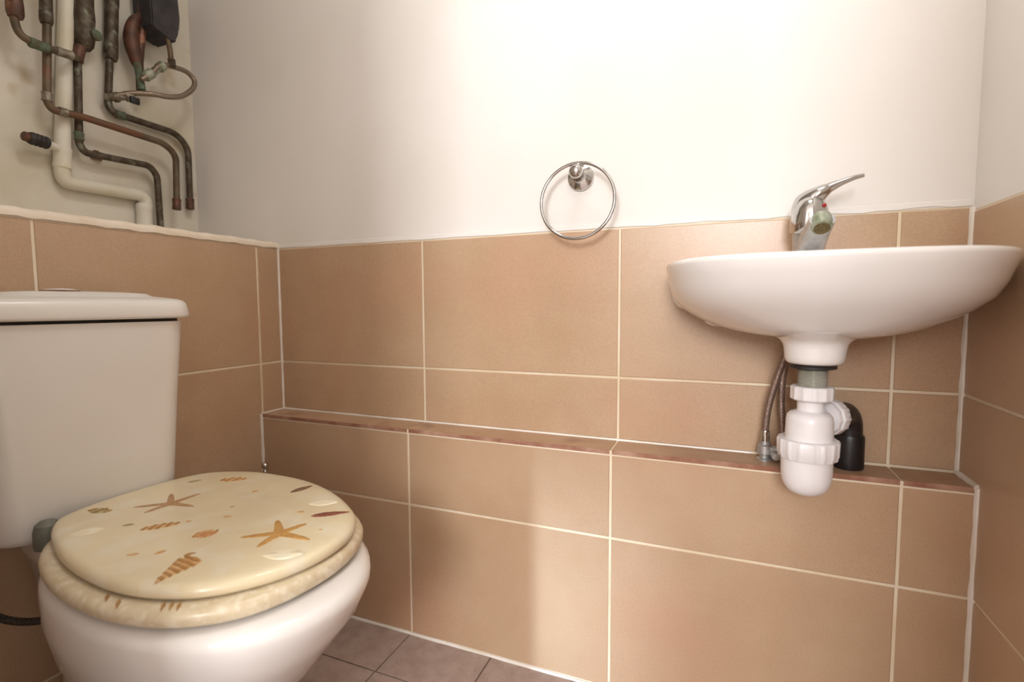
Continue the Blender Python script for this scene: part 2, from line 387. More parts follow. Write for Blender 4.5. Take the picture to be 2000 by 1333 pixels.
def rrect(a0, a1, b0, b1, z, r, n=6, bow=0.0):
    """rounded rectangle in the toilet's frame, front face bowed outwards"""
    out = []
    for (ca, cb, s) in ((a1 - r, b1 - r, 0), (a0 + 0.01, b1 - 0.01, 1), (a0 + 0.01, b0 + 0.01, 2), (a1 - r, b0 + r, 3)):
        rr = r if s in (0, 3) else 0.01
        for k in range(n + 1):
            t = math.pi/2 * (s + k / n) + 0.0
            out.append((ca + rr * math.cos(t), cb + rr * math.sin(t)))
    # front face extra points for the bow
    for k in range(1, 6):
        out.append((a1, b0 + r + (b1 - b0 - 2*r) * k / 6))
    bm_ = (b0 + b1) / 2; h = (b1 - b0) / 2
    return [tw(a + (bow * (1 - ((b - bm_) / h) ** 2) if a > a1 - r * 0.6 else 0), b, z) for a, b in out]
# deck behind the bowl that carries the cistern
bm = bmesh.new(); rs = []
for z, k in ((0.06, 0.035), (0.2, 0.02), (0.33, 0.008), (0.36, 0.0), (0.388, 0.0), (0.396, 0.004)):
    rs.append(rrect(0.085 + k, 0.30, -0.566 + k*1.6, -0.31 - k, z, 0.03))
rings(bm, rs); link('pan_deck', bm, M['ceramic'], toilet, angle=50)
# cistern
bm = bmesh.new(); rs = []
for z, k in ((0.398, 0.034), (0.401, 0.024), (0.410, 0.018), (0.45, 0.0155), (0.52, 0.012), (0.60, 0.008), (0.68, 0.003), (0.735, 0.0)):
    rs.append(rrect(0.105, 0.240 - k * 0.5, -0.632 + k * 0.8, -0.344 - k * 1.35, z, 0.035, bow=0.006))
rings(bm, rs); link('cistern', bm, M['cistern'], toilet, angle=50)
bm = bmesh.new()
rings(bm, [rrect(0.108, 0.236, -0.628, -0.349, 0.732, 0.033), rrect(0.108, 0.236, -0.628, -0.349, 0.742, 0.033)])
link('lid_gap_strip', bm, M['rubber'], toilet)  # dark strip filling the gap between cistern and lid
bm = bmesh.new(); rs = []
for z, k in ((0.7405, 0.004), (0.742, 0.0012), (0.746, 0.0), (0.760, 0.002), (0.768, 0.004), (0.7725, 0.008), (0.775, 0.014), (0.7765, 0.022)):
    rs.append(rrect(0.098 + k * 0.3, 0.250 - k, -0.642 + k, -0.333 - k, z, 0.036 - k * 0.3, bow=0.006))
cl = Vector((0, 0, 0))
for p in rs[-1]: cl += p / len(rs[-1])
for q, z in ((0.82, 0.780), (0.76, 0.7845), (0.5, 0.787), (0.2, 0.788)):
    rs.append([Vector((cl.x - AX.x*0.012 + (p.x - cl.x) * q, cl.y - AX.y*0.012 + (p.y - cl.y) * q, z)) for p in rs[7]])
rings(bm, rs); link('cistern_lid', bm, M['cistern'], toilet, angle=60)
fb = mlathe('flush_button', tw(0.165, -0.505, 0.786), (0, 0, 1), [(0.024, 0), (0.024, 0.003), (0.0225, 0.0045), (0.019, 0.0045), (0.019, 0.0035), (0.018, 0.0055), (0.001, 0.0065)], [M['cistern']], toilet)
rg = mlathe('button_ring', tw(0.165, -0.505, 0.7865), (0, 0, 1), [(0.0262, 0), (0.0262, 0.0022), (0.0245, 0.003), (0.0238, 0.002)], [M['rust']], fb); lab(rg, 'brown stained ring around the flush button')
# seat and lid, outlines in metres on the floor plan
LID = [(.173,-.595),(.200,-.618),(.235,-.635),(.283,-.653),(.343,-.669),(.409,-.678),(.467,-.678),(.519,-.666),(.558,-.646),(.587,-.617),(.610,-.579),(.622,-.530),(.618,-.480),(.600,-.441),(.568,-.406),(.489,-.358),(.397,-.329),(.294,-.325),(.234,-.340),(.190,-.366),(.168,-.41),(.158,-.48),(.160,-.55)]
SEAT = [(.188,-.612),(.222,-.643),(.262,-.664),(.322,-.683),(.385,-.694),(.456,-.696),(.511,-.687),(.548,-.673),(.582,-.650),(.607,-.620),(.624,-.575),(.630,-.515),(.618,-.458),(.592,-.412),(.55,-.378),(.489,-.348),(.40,-.320),(.295,-.317),(.232,-.332),(.188,-.36),(.166,-.41),(.158,-.48),(.166,-.56)]
def outline(pts, off=0.0, z=0.0, seg=4):
    P = catmull([(x, y, 0) for x, y in pts], seg, closed=True); n = len(P); out = []
    for i in range(n):
        t = (P[(i+1) % n] - P[i-1]).normalized(); nr = Vector((-t.y, t.x, 0))
        out.append(P[i] + nr * off + Vector((0, 0, z)))
    return out
# orientation: positive offset must point inwards
test = outline(LID, 0.01); cen = sum(test, Vector()) / len(test)
SGN = 1 if (test[0] - cen).length < (outline(LID)[0] - cen).length else -1
def ring_at(pts, inset, z): return outline(pts, SGN * inset, z)
def shrink(r, q, z):
    c = sum(r, Vector()) / len(r); return [Vector((c.x + (p.x - c.x) * q, c.y + (p.y - c.y) * q, z)) for p in r]
bm = bmesh.new()
prof = [(0.008, 0.4055), (0.004, 0.4070), (0.0015, 0.411), (0.001, 0.418), (0.0035, 0.4235), (0.009, 0.4265), (0.018, 0.4275), (0.05, 0.4265), (0.062, 0.421), (0.064, 0.412), (0.055, 0.4055)]
rings(bm, [ring_at(SEAT, i, z) for i, z in prof], loop=True)
seat = link('seat', bm, M['resin_seat'], toilet, angle=70); lab(seat, 'speckled cream seat ring below the lid')
bm = bmesh.new()
r_ = [ring_at(LID, i, z) for i, z in ((0.012, 0.4285), (0.004, 0.4295), (0.001, 0.432), (0.0, 0.4365), (0.0012, 0.441), (0.005, 0.4445), (0.011, 0.4462), (0.02, 0.4468))]
b_ = r_[-1]
for q in (0.85, 0.65, 0.4, 0.15): r_.append(shrink(b_, q, 0.4472))
r0 = shrink(r_[0], 0.5, 0.4285)
rings(bm, [r0] + r_)
lid = link('seat_lid', bm, M['resin'], toilet, angle=60); lab(lid, 'cream resin lid with starfish and seashells set in it')
LZ = 0.4472
def decor(name, pts, m, h=0.0006, z=LZ):
    bm = bmesh.new(); c = Vector((sum(p[0] for p in pts)/len(pts), sum(p[1] for p in pts)/len(pts), z + h))
    a = [bm.verts.new((x, y, z - 0.0006)) for x, y in pts]; b = [bm.verts.new((c.x + (x - c.x)*0.9, c.y + (y - c.y)*0.9, z + h*0.6)) for x, y in pts]; cv = bm.verts.new(c)
    n = len(pts)
    for i in range(n):
        bm.faces.new((a[i], a[(i+1) % n], b[(i+1) % n], b[i])); bm.faces.new((b[i], b[(i+1) % n], cv))
    return link(name, bm, m, lid)
def star(cx, cy, tips, core, wid, m, label):
    pts = []; n = len(tips); ang = sorted(tips, key=lambda p: math.atan2(p[1]-cy, p[0]-cx)); out = []
    for i, (x, y) in enumerate(ang):
        d = Vector((x - cx, y - cy)); L = d.length; d.normalize(); nrm = Vector((-d.y, d.x))
        for s, t in ((-1, 0.45), (-1, 0.8), (-0.7, 0.97), (0, 1.0), (0.7, 0.97), (1, 0.8), (1, 0.45)):
            k = wid * (1.0 if t < 0.5 else 0.75 if t < 0.9 else 0.5)
            out.append((cx + d.x * L * t + nrm.x * k * s, cy + d.y * L * t + nrm.y * k * s))
        x2, y2 = ang[(i+1) % n]; e = Vector((x2 - cx, y2 - cy)).normalized(); m2 = (d + e)
        if m2.length < 0.2: m2 = nrm
        m2.normalize(); out.append((cx + m2.x * core, cy + m2.y * core))
    return lab(decor('starfish', out, m, 0.0009), label)

star(0.5328, -0.5172, [(0.4914, -0.5486), (0.5388, -0.5611), (0.5888, -0.5165), (0.5457, -0.4766), (0.4934, -0.4841)], 0.0120, 0.0058, M['starfish'], 'ochre starfish nearer the front of the lid')
star(0.2857, -0.5016, [(0.2435, -0.5358), (0.2849, -0.5447), (0.3344, -0.4957), (0.2892, -0.4504), (0.2421, -0.4714)], 0.0100, 0.0050, M['starfish_pink'], 'dusky starfish nearer the cistern')
def shell(p, q, wd, m, name='seashell', bands=0, taper=0.0, label=None, wob=0.0):
    """spindle between two points of the lid; taper moves the widest place"""
    p, q = Vector(p), Vector(q); d = q - p; L = d.length; d.normalize(); nr = Vector((-d.y, d.x)); n = 14
    def prof(t):
        if taper > 0.5: return wd * (0.06 + 0.94 * min(1, t / 0.8)) * (1 if t < 0.85 else max(0.1, 1 - (t - 0.85) * 6))
        return wd * math.sin(math.pi * t ** (1 + taper)) ** 0.8 * (1 + wob * math.sin(t * 23)) if 0 < t < 1 else wd * 0.08
    a = [p + d * L * k / n + nr * prof(k / n) for k in range(n + 1)]; b = [p + d * L * k / n - nr * prof(k / n) for k in range(n, -1, -1)]
    o = decor(name, [(v.x, v.y) for v in a + b], m, 0.0009)
    if label: lab(o, label)
    if bands:
        bm = bmesh.new()
        for k in range(bands):
            t = 0.14 + 0.74 * k / max(1, bands - 1); w2 = prof(t) * 0.94; c = p + d * L * t; e = L * 0.035
            sk = d * w2 * 0.35
            v = [bm.verts.new((x.x, x.y, LZ + zz)) for zz in (-0.0004, 0.0013) for x in (c - nr*w2 - d*e - sk, c + nr*w2 - d*e + sk, c + nr*w2 + d*e + sk, c - nr*w2 + d*e - sk)]
            for q4 in ((0,1,2,3), (4,5,6,7), (0,1,5,4), (1,2,6,5), (2,3,7,6), (3,0,4,7)): bm.faces.new([v[i] for i in q4])
        me = o.data; me.materials.append(M['shell_band']); b2 = bmesh.new(); b2.from_mesh(me)
        tmp = bpy.data.meshes.new('t'); bm.to_mesh(tmp); n0 = len(b2.faces); b2.from_mesh(tmp); b2.faces.ensure_lookup_table()
        for f in b2.faces[n0:]: f.material_index = 1
        b2.to_mesh(me); b2.free(); bm.free(); bpy.data.meshes.remove(tmp)
    return o
shell((.5297,-.4580), (.5740,-.4215), 0.0082, M['shell_dark'], taper=-0.25, label='dark red spindle shell', wob=0.06)
shell((.4268,-.3963), (.4370,-.3545), 0.0078, M['shell_brown'], taper=-0.1, label='grey brown spindle shell', wob=0.05)
shell((.2585,-.3952), (.3008,-.3728), 0.0100, M['shell_rust'], bands=4, label='tan ribbed shell by the cistern side')
shell((.1917,-.5648), (.2310,-.5577), 0.0100, M['shell_green'], bands=3, label='olive shell near the hinge', wob=0.1)
shell((.3380,-.5830), (.3735,-.5440), 0.0085, M['shell_tan'], bands=5, label='banded shell in the middle of the lid')
shell((.4275,-.5680), (.4500,-.5450), 0.0135, M['shell_rust'], bands=2, label='rust coloured curled shell')
shell((.5010,-.6650), (.4870,-.6040), 0.0185, M['shell_tan'], bands=6, taper=0.55, label='cone shell with brown bands near the lid edge')
shell((.2654,-.6282), (.2883,-.5966), 0.0120, M['shell_pale'], label='pale shell, barely darker than the lid')
shell((.5615,-.5724), (.6080,-.5477), 0.0130, M['shell_pale'], label='pale shell near the front edge')
shell((.4915,-.4228), (.5298,-.3964), 0.0110, M['shell_pale'], label='pale shell on the far side')
for p, q, wd, mm in (((.3021,-.5839),(.3141,-.5719),.0036,'shell_green'), ((.4318,-.6225),(.4365,-.6076),.0040,'shell_tan'), ((.4010,-.6361),(.4131,-.6270),.0030,'shell_tan'),
                     ((.4095,-.5075),(.4208,-.5011),.0032,'shell_tan'), ((.3868,-.4772),(.3920,-.4725),.0024,'shell_rust'), ((.3662,-.4201),(.3663,-.4048),.0032,'shell_tan'),
                     ((.4980,-.4524),(.5126,-.4487),.0032,'shell_tan'), ((.5766,-.4913),(.5798,-.4848),.0026,'shell_tan'), ((.3754,-.5402),(.3804,-.5344),.0030,'shell_rust'),
                     ((.4695,-.6089),(.4783,-.5983),.0030,'shell_band'), ((.2165,-.4258),(.2297,-.4064),.0050,'shell_green')):
    shell(p, q, wd, M[mm], name='small_shell')
for p, q, wd in (((.452,-.6885), (.437,-.6770), .0022), ((.474,-.6905), (.462,-.6790), .0024), ((.5270,-.6760), (.5170,-.6640), .0022), ((.5350,-.6720), (.5250,-.6600), .0022), ((.5430,-.6690), (.5330,-.6570), .0022)):
    pv, qv = Vector((p[0], p[1], 0)), Vector((q[0], q[1], 0)); dv = (qv - pv); nv = Vector((-dv.y, dv.x, 0)).normalized() * wd
    bm = bmesh.new(); top = [bm.verts.new(v + Vector((0, 0, 0.4281))) for v in (pv, pv.lerp(qv, .5) + nv, qv, pv.lerp(qv, .5) - nv)]; low = [bm.verts.new(v.co - Vector((0, 0, 0.004))) for v in top]
    bm.faces.new(top); bm.faces.new(low[::-1])
    for i in range(4): bm.faces.new((top[i], low[i], low[(i+1) % 4], top[(i+1) % 4]))
    link('shell_mark', bm, M['shell_band'], seat)
# hinge barrels
for b, l in ((-0.566, 'grey hinge cap'), (-0.335, 'grey hinge cap at the far side')):
    h = mlathe('hinge', tw(0.258, b, 0.398), (0, 0, 1), [(0.017, 0), (0.018, 0.004), (0.0175, 0.026), (0.015, 0.036), (0.009, 0.041), (0.001, 0.043)], M['hinge'], toilet)

# flexible supply hose under the cistern
t = thing('supply_hose', 'dark braided hose looping below the cistern at the left edge', 'hose', (0.06, -0.62, 0.20))
hp = catmull([(0.03, -0.70, 0.372), (0.070, -0.676, 0.350), (0.078, -0.655, 0.315), (0.080, -0.628, 0.280), (0.088, -0.592, 0.258), (0.10, -0.555, 0.256), (0.10, -0.52, 0.262)], 8)
mtube('hose', hp, 0.0058, M['braid_dark'], t)
mlathe('coupling_nut', (0.10, -0.52, 0.262), (0, 0.6, 0.5), [(0.009, 0), (0.0105, 0.002), (0.0105, 0.014), (0.009, 0.016)], M['chrome_dull'], t, n=6)

# toilet brush behind the seat
t = thing('toilet_brush', 'slim chrome toilet brush handle with ball tip standing in the corner behind the seat', 'toilet brush', (0.064, -0.125, 0))
mlathe('holder', (0.064, -0.125, 0), (0, 0, 1), [(0.040, 0), (0.042, 0.003), (0.041, 0.10), (0.038, 0.104), (0.008, 0.108), (0.008, 0.10)], M['chrome'], t)
hd = mlathe('handle', (0.064, -0.125, 0.10), (0, 0, 1), [(0.0045, 0), (0.0045, 0.252), (0.006, 0.255), (0.0045, 0.259), (0.003, 0.265)], M['chrome'], t, n=16)
mlathe('ball_tip', (0.064, -0.125, 0.361), (0, 0, 1), [(0.0085 * math.sin(math.pi * k / 12), 0.0085 - 0.0085 * math.cos(math.pi * k / 12)) for k in range(13)], M['chrome'], t, n=20)

# ================================================================ towel ring
t = thing('towel_ring', 'chrome towel ring hanging on the white wall just above the tiles', 'towel ring', (0.826, 0, 1.022))
mlathe('wall_plate', (0.824, 0, 1.017), (0, -1, 0), [(0.0262, 0), (0.0268, 0.003), (0.0255, 0.007), (0.020, 0.010), (0.013, 0.013), (0.0105, 0.018), (0.0100, 0.030)], M['chrome'], t, n=40)
mlathe('ring_holder', (0.824, -0.028, 1.021), (0, -1, 0), [(0.009, 0), (0.0125, 0.004), (0.0140, 0.010), (0.0135, 0.016), (0.0105, 0.021), (0.005, 0.0235), (0.001, 0.024)], M['chrome'], t, n=32)
bm = bmesh.new(); n = 96; rs = []
for k in range(n):
    th = 2 * math.pi * k / n; c = Vector((0.8275, -0.044, 0.9635)); e = Vector((math.cos(th), 0.06 * math.sin(th), math.sin(th)))
    rs.append([c + e * (0.0735 + 0.0034 * math.cos(2*math.pi*j/12)) + Vector((0, 1, 0)) * 0.0034 * math.sin(2*math.pi*j/12) for j in range(12)])
rings(bm, rs, loop=True); link('ring', bm, M['chrome'], t)

# ================================================================ wash basin
basin = thing('wash_basin', 'white ceramic wall-hung basin in the right corner', 'wash basin', (1.21, 0, 0.70))
BXC = 1.2285
def bring(a, d, z, n=72, cx=BXC, y0=0.0, ex=2.6):
    """D-shaped outline: flat at the wall, rounded at the front"""
    out = []
    for k in range(n):
        t = math.pi * k / (n - 1); ct, st = math.cos(t), math.sin(t)
        out.append(Vector((cx + a * math.copysign(abs(ct) ** (2/ex), ct), y0 - 0.0005 - d * abs(st) ** (2/ex), z)))
    return out
BP = [(0.014, 0.155, 0.708, 0.135, 2.3), (0.075, 0.19, 0.7105, 0.09, 2.3), (0.12, 0.212, 0.717, 0.05, 2.4), (0.150, 0.226, 0.7255, 0.028, 2.5), (0.178, 0.240, 0.738, 0.01, 2.7), (0.199, 0.256, 0.752, 0.002, 2.9), (0.2145, 0.274, 0.769, 0.0, 3.1), (0.2215, 0.286, 0.788, 0.0, 3.2), (0.2245, 0.294, 0.806, 0.0, 3.3), (0.2275, 0.299, 0.819, 0.0, 3.4), (0.2272, 0.2988, 0.8245, 0.0, 3.4), (0.224, 0.2955, 0.8270, 0.0, 3.4)]
bm = bmesh.new(); rs = []
for a, d, z, y0, ex in BP: rs.append(bring(a, d - y0, z, y0=-y0, ex=ex))
# deck and inner bowl
for a, d, z, y0 in ((0.213, 0.284, 0.8267, 0.012), (0.182, 0.262, 0.8258, 0.095), (0.172, 0.254, 0.814, 0.100), (0.150, 0.236, 0.788, 0.105), (0.12, 0.212, 0.755, 0.110), (0.07, 0.18, 0.733, 0.12), (0.02, 0.155, 0.727, 0.135)):
    rs.append(bring(a, d - y0, z, y0=-y0))
rings(bm, rs); link('basin_bowl', bm, M['ceramic'], basin, angle=60)
# upright block at the wall on the left, chipped lower down, that carries the basin
bm = bmesh.new()
prof = [(0.0, 0.0), (0.0, 0.0)]
rs = []
for z, x0, x1, dd in ((0.720, 1.084, 1.355, 0.05), (0.7225, 1.074, 1.362, 0.06), (0.728, 1.066, 1.368, 0.065), (0.7345, 1.064, 1.372, 0.065), (0.742, 1.052, 1.38, 0.07), (0.748, 1.040, 1.39, 0.07), (0.752, 1.028, 1.40, 0.075), (0.757, 1.019, 1.408, 0.08), (0.770, 1.0105, 1.415, 0.085), (0.79, 1.009, 1.425, 0.09), (0.812, 1.009, 1.435, 0.09), (0.818, 1.012, 1.435, 0.09)):
    r = 0.02; pts = [(x0, -0.0005), (x0, -dd + r)]
    for k in range(1, 6):
        th = math.pi/2 * k / 5; pts.append((x0 + r - r * math.cos(th), -dd + r - r * math.sin(th)))
    for k in range(0, 6):
        th = math.pi/2 * (1 - k / 5); pts.append((x1 - r + r * math.cos(th), -dd + r - r * math.sin(th)))
    pts.append((x1, -0.0005)); rs.append([Vector((x, y, z)) for x, y in pts])
rings(bm, rs); link('wall_bracket_block', bm, M['ceramic'], basin, angle=50)
mlathe('waste_boss', (1.2245, -0.145, 0.7095), (0, 0, -1), [(0.075, -0.010), (0.056, -0.002), (0.048, 0.003), (0.0435, 0.009), (0.0418, 0.016), (0.0405, 0.028), (0.0392, 0.0345), (0.036, 0.0385), (0.020, 0.0388)], M['ceramic'], basin, n=48, angle=60)

WX, WY = 1.2233, -0.145
t = thing('basin_waste', 'grey threaded waste tail with a black washer under the basin', 'waste fitting', (WX, WY, 0.675))
lab(mlathe('washer', (WX, WY, 0.6725), (0, 0, -1), [(0.026, 0), (0.031, 0.0005), (0.0325, 0.003), (0.031, 0.0055), (0.0315, 0.0065), (0.0315, 0.0085), (0.026, 0.010), (0.02, 0.0102)], M['rubber'], t), 'black rubber washer')
prof = [(0.0185, 0)]
for k in range(14): prof += [(0.0205, 0.002 + k * 0.0028), (0.0190, 0.0034 + k * 0.0028)]
mlathe('threaded_tail', (WX, WY, 0.6655), (0, 0, -1), prof, M['clear'], t, n=32, angle=80)

t = thing('bottle_trap', 'white plastic bottle trap hanging from the basin waste', 'bottle trap', (WX - 0.004, WY, 0.478))
def ribs(n, d):
    def f(r, h, th):
        s = math.cos(th * n); return r * (1 + (d if s > 0.35 else 0)) if r > 0.02 else r
    return f
mlathe('top_nut', (WX, WY, 0.6360), (0, 0, -1), [(0.021, 0), (0.0265, 0.0), (0.0282, 0.0015), (0.0282, 0.019), (0.0265, 0.021), (0.019, 0.0215)], M['pvc'], t, n=96, rib=ribs(12, 0.04))
mlathe('neck', (WX - 0.001, WY, 0.6150), (0, 0, -1), [(0.0185, 0), (0.0185, 0.02), (0.0195, 0.024)], M['pvc'], t)
mlathe('body', (WX - 0.002, WY, 0.5965), (0, 0, -1), [(0.0185, -0.002), (0.022, 0.0), (0.027, 0.0015), (0.0308, 0.006), (0.0322, 0.014), (0.0330, 0.045), (0.0340, 0.060)], M['pvc'], t, n=48, angle=60)
mlathe('ring_nut', (WX - 0.003, WY, 0.5550), (0, 0, -1), [(0.0355, 0), (0.0400, 0.0005), (0.0416, 0.003), (0.0410, 0.0225), (0.0395, 0.025), (0.0395, 0.028), (0.0385, 0.0295), (0.0355, 0.030)], M['pvc'], t, n=128, rib=ribs(16, 0.03))
mlathe('cup', (WX - 0.004, WY, 0.5305), (0, 0, -1), [(0.0356, 0), (0.0352, 0.026), (0.0340, 0.040), (0.0305, 0.050), (0.024, 0.058), (0.014, 0.0625), (0.004, 0.064)], M['pvc'], t, n=48, angle=60)
OD = Vector((0.60, 0.80, -0.02)).normalized(); OB = Vector((WX + 0.010, WY + 0.022, 0.581))
mlathe('outlet', OB, OD, [(0.017, 0), (0.017, 0.03)], M['pvc'], t)
bm = bmesh.new(); lathe(bm, OB + OD * 0.016, OD, [(0.020, 0), (0.0255, 0.001), (0.0268, 0.003), (0.0268, 0.008), (0.0240, 0.0095), (0.0240, 0.013), (0.0280, 0.0145), (0.0285, 0.018), (0.0285, 0.030), (0.027, 0.032), (0.018, 0.033)], 96, rib=ribs(12, 0.035))
link('outlet_nut', bm, M['pvc'], t)

t = thing('waste_elbow', 'black plastic waste elbow going down into the tiled ledge behind the white trap', 'waste pipe', (1.298, -0.036, ZL))
P0 = OB + OD * 0.040
ep = smooth_path([P0, Vector((1.296, -0.034, 0.580)), Vector((1.297, -0.032, ZL + 0.0))], 0.035, 10)
lab(mtube('elbow', ep, 0.0195, M['black'], t, n=32), 'black bent pipe')
mlathe('socket', (1.297, -0.032, ZL + 0.001), (0, 0, 1), [(0.0220, 0), (0.0228, 0.003), (0.0226, 0.052), (0.0215, 0.056), (0.0195, 0.057)], M['black'], t, n=40)

# braided tails to the tap and their isolating valve
t = thing('isolating_valve', 'small dull metal isolating valve on the ledge left of the trap', 'valve', (1.175, -0.034, ZL))
mlathe('body', (1.170, -0.036, ZL + 0.0005), (0, 0, 1), [(0.0135, 0), (0.0135, 0.002), (0.0085, 0.004), (0.0085, 0.010), (0.0125, 0.012), (0.0125, 0.026), (0.009, 0.028), (0.009, 0.034)], M['chrome_dull'], t, n=24)
mlathe('side_body', (1.178, -0.036, ZL + 0.018), (0.9, -0.4, 0.15), [(0.006, 0), (0.0085, 0.004), (0.0085, 0.022), (0.006, 0.026)], M['chrome_dull'], t, n=20)
mlathe('screw_cap', (1.186, -0.048, ZL + 0.013), (0.1, -1, -0.1), [(0.0075, -0.010), (0.0082, 0.0), (0.0082, 0.006), (0.0065, 0.0085), (0.002, 0.009)], M['chrome_dull'], t, n=20)
for lb, path in (('braided tap hose nearer the left, running up from the isolating valve', [(1.170, -0.036, 0.516), (1.170, -0.038, 0.545), (1.174, -0.041, 0.585), (1.184, -0.045, 0.630), (1.196, -0.05, 0.672), (1.206, -0.055, 0.715), (1.212, -0.06, 0.742)]),
                 ('braided tap hose nearer the right, close beside the white trap', [(1.198, -0.040, 0.512), (1.196, -0.040, 0.545), (1.193, -0.040, 0.590), (1.194, -0.042, 0.635), (1.200, -0.046, 0.672), (1.212, -0.050, 0.715), (1.222, -0.06, 0.742)])):
    t = thing('braided_hose', lb, 'hose', path[0], 'braided hoses under the basin')
    mtube('braided_sleeve', catmull(path, 8), 0.0058, M['braid'], t)
    a, b = Vector(path[0]), Vector(path[1])
    mlathe('ferrule', a, b - a, [(0.0065, -0.004), (0.0072, 0), (0.0072, 0.020), (0.0064, 0.022)], M['chrome'], t, n=20)

# ================================================================ mixer tap
TX, TY = 1.224, -0.060
t = thing('mixer_tap', 'chrome lever mixer tap on the back of the basin', 'tap', (TX, TY, 0.824))
bm = bmesh.new(); lathe(bm, (TX, TY, 0.824), (-0.04, 0, 1), [(0.0265, 0), (0.0265, 0.004), (0.0245, 0.006), (0.0232, 0.03), (0.0225, 0.06), (0.0225, 0.076)], 40)
lab(link('body', bm, M['chrome_dull'], t), 'dull limescaled chrome tap body')
bm = bmesh.new()
sp = catmull([(TX, TY, 0.848), (TX + 0.001, TY - 0.022, 0.860), (TX + 0.002, TY - 0.050, 0.872), (TX + 0.004, TY - 0.074, 0.882), (TX + 0.0045, TY - 0.084, 0.8855)], 6)
tube(bm, sp, lambda u: (0.0215 - 0.0045 * u, 0.0200 - 0.0070 * u), 28)
lab(link('spout', bm, M['chrome_dull'], t, angle=60), 'limescaled spout')
AD = Vector((0.0, -0.8, -1)).normalized(); AB = Vector((TX + 0.004, TY - 0.079, 0.8815))
ae = lab(mlathe('aerator', AB, AD, [(0.0146, -0.010), (0.0150, 0.002), (0.0144, 0.0035), (0.0144, 0.0075), (0.0134, 0.0110), (0.0112, 0.0120)], M['scale_green'], t), 'greenish stained spout outlet')
mlathe('aerator_mesh', AB + AD * 0.0115, AD, [(0.0112, 0), (0.0110, 0.0012), (0.001, 0.0016)], M['aerator'], ae)
# handle: dome over the cartridge drawn out into a lever
bm = bmesh.new()
hp = [(TX - 0.014, TY + 0.004, 0.885), (TX - 0.012, TY + 0.002, 0.905), (TX - 0.005, TY, 0.924), (TX + 0.008, TY - 0.008, 0.935), (TX + 0.024, TY - 0.010, 0.945), (TX + 0.041, TY - 0.012, 0.952), (TX + 0.057, TY - 0.014, 0.957), (TX + 0.069, TY - 0.016, 0.959)]
hr = [(0.012, 0.020), (0.018, 0.023), (0.020, 0.022), (0.0145, 0.018), (0.0080, 0.0135), (0.0050, 0.0110), (0.0038, 0.0090), (0.0028, 0.0060)]
pth = catmull(hp, 6)
def hrad(u):
    k = u * (len(hr) - 1); i = min(int(k), len(hr) - 2); f = k - i
    return tuple(hr[i][j] * (1 - f) + hr[i+1][j] * f for j in (0, 1))
# explicit frame so the lever stays broad across the basin and thin in height
rs = []; m_ = len(pth)
for i, p in enumerate(pth):
    tv = (pth[min(i+1, m_-1)] - pth[max(i-1, 0)]).normalized(); sd = Vector((0, 1, 0)); sd = (sd - tv * sd.dot(tv)).normalized(); up = tv.cross(sd)
    ra, rb = hrad(i / (m_-1)); rs.append([p + up * ra * math.cos(2*math.pi*k/28) + sd * rb * math.sin(2*math.pi*k/28) for k in range(28)])
rings(bm, rs)
hnd = link('handle', bm, M['chrome'], t, angle=70)
bm = bmesh.new(); lathe(bm, (TX - 0.003, TY - 0.006, 0.876), (0.06, -0.16, 1), [(0.0262, 0), (0.0275, 0.004), (0.0272, 0.022), (0.0245, 0.038), (0.0185, 0.050), (0.010, 0.057), (0.001, 0.059)], 40)
link('handle_cap', bm, M['chrome'], t, angle=60)
lab(mlathe('temperature_dot', (TX + 0.0150, TY - 0.0290, 0.915), (0.5, -0.9, 0.15), [(0.0030, -0.002), (0.0032, 0.0008), (0.0022, 0.0022), (0.0005, 0.0026)], M['red'], t, n=16), 'red hot water dot')

# ================================================================ pipework in the recess
def pipe(label, path, r, m, rad=0.018, z0=None, name='copper_pipe', group=None, cat='pipe'):
    t = thing(name, label, cat, path[-1], group)
    mtube('tube', smooth_path(path, rad), r, m, t, n=16)
    return t
def fit(t, name, p, d, r, L, m, label=None, n=20):
    o = mlathe(name, Vector(p) - Vector(d).normalized() * L/2, d, [(r*0.9, 0), (r*1.06, L*0.06), (r*1.06, L*0.2), (r, L*0.26), (r, L*0.74), (r*1.06, L*0.8), (r*1.06, L*0.94), (r*0.9, L)], m, t, n=n)
    if label: lab(o, label)
    return o
X1 = -0.238
t = pipe('copper pipe bending in from the top left and joining a tee', [(X1, -0.410, 2.10), (X1, -0.418, 1.335), (X1, -0.410, 1.312), (X1, -0.380, 1.307), (X1, -0.318, 1.312), (X1 - 0.028, -0.296, 1.322)], 0.0075, M['copper'])
fit(t, 'lagging', (X1, -0.4155, 1.410), (0, 0, 1), 0.0135, 0.13, M['copper_red'], 'red brown thicker sleeve')
fit(t, 'coupling', (X1, -0.380, 1.3072), (0, 1, 0.02), 0.0100, 0.032, M['verdigris'], 'green corroded coupling')
fit(t, 'union', (X1, -0.334, 1.3110), (0, 1, 0.06), 0.0092, 0.030, M['solder'])
X3 = -0.272
t = pipe('dark vertical copper pipe stepping down beside the white waste pipe to the sill', [(X3, -0.291, 1.345), (X3, -0.300, 1.132), (X3, -0.289, 1.116), (X3, -0.146, 1.122), (X3, -0.128, 1.102), (X3, -0.125, 0.932)], 0.0078, M['copper_dark'], 0.02)
fit(t, 'tee', (X3, -0.290, 1.335), (0, 0.25, 1), 0.0115, 0.04, M['copper_red'], 'red brown tee joint')
fit(t, 'elbow_collar', (X3, -0.299, 1.150), (0, 0.02, 1), 0.0092, 0.018, M['verdigris'])
mtube('riser', [Vector((X3, -0.272, 1.56)), Vector((X3, -0.256, 2.10))], 0.0078, M['copper_dark'], t)
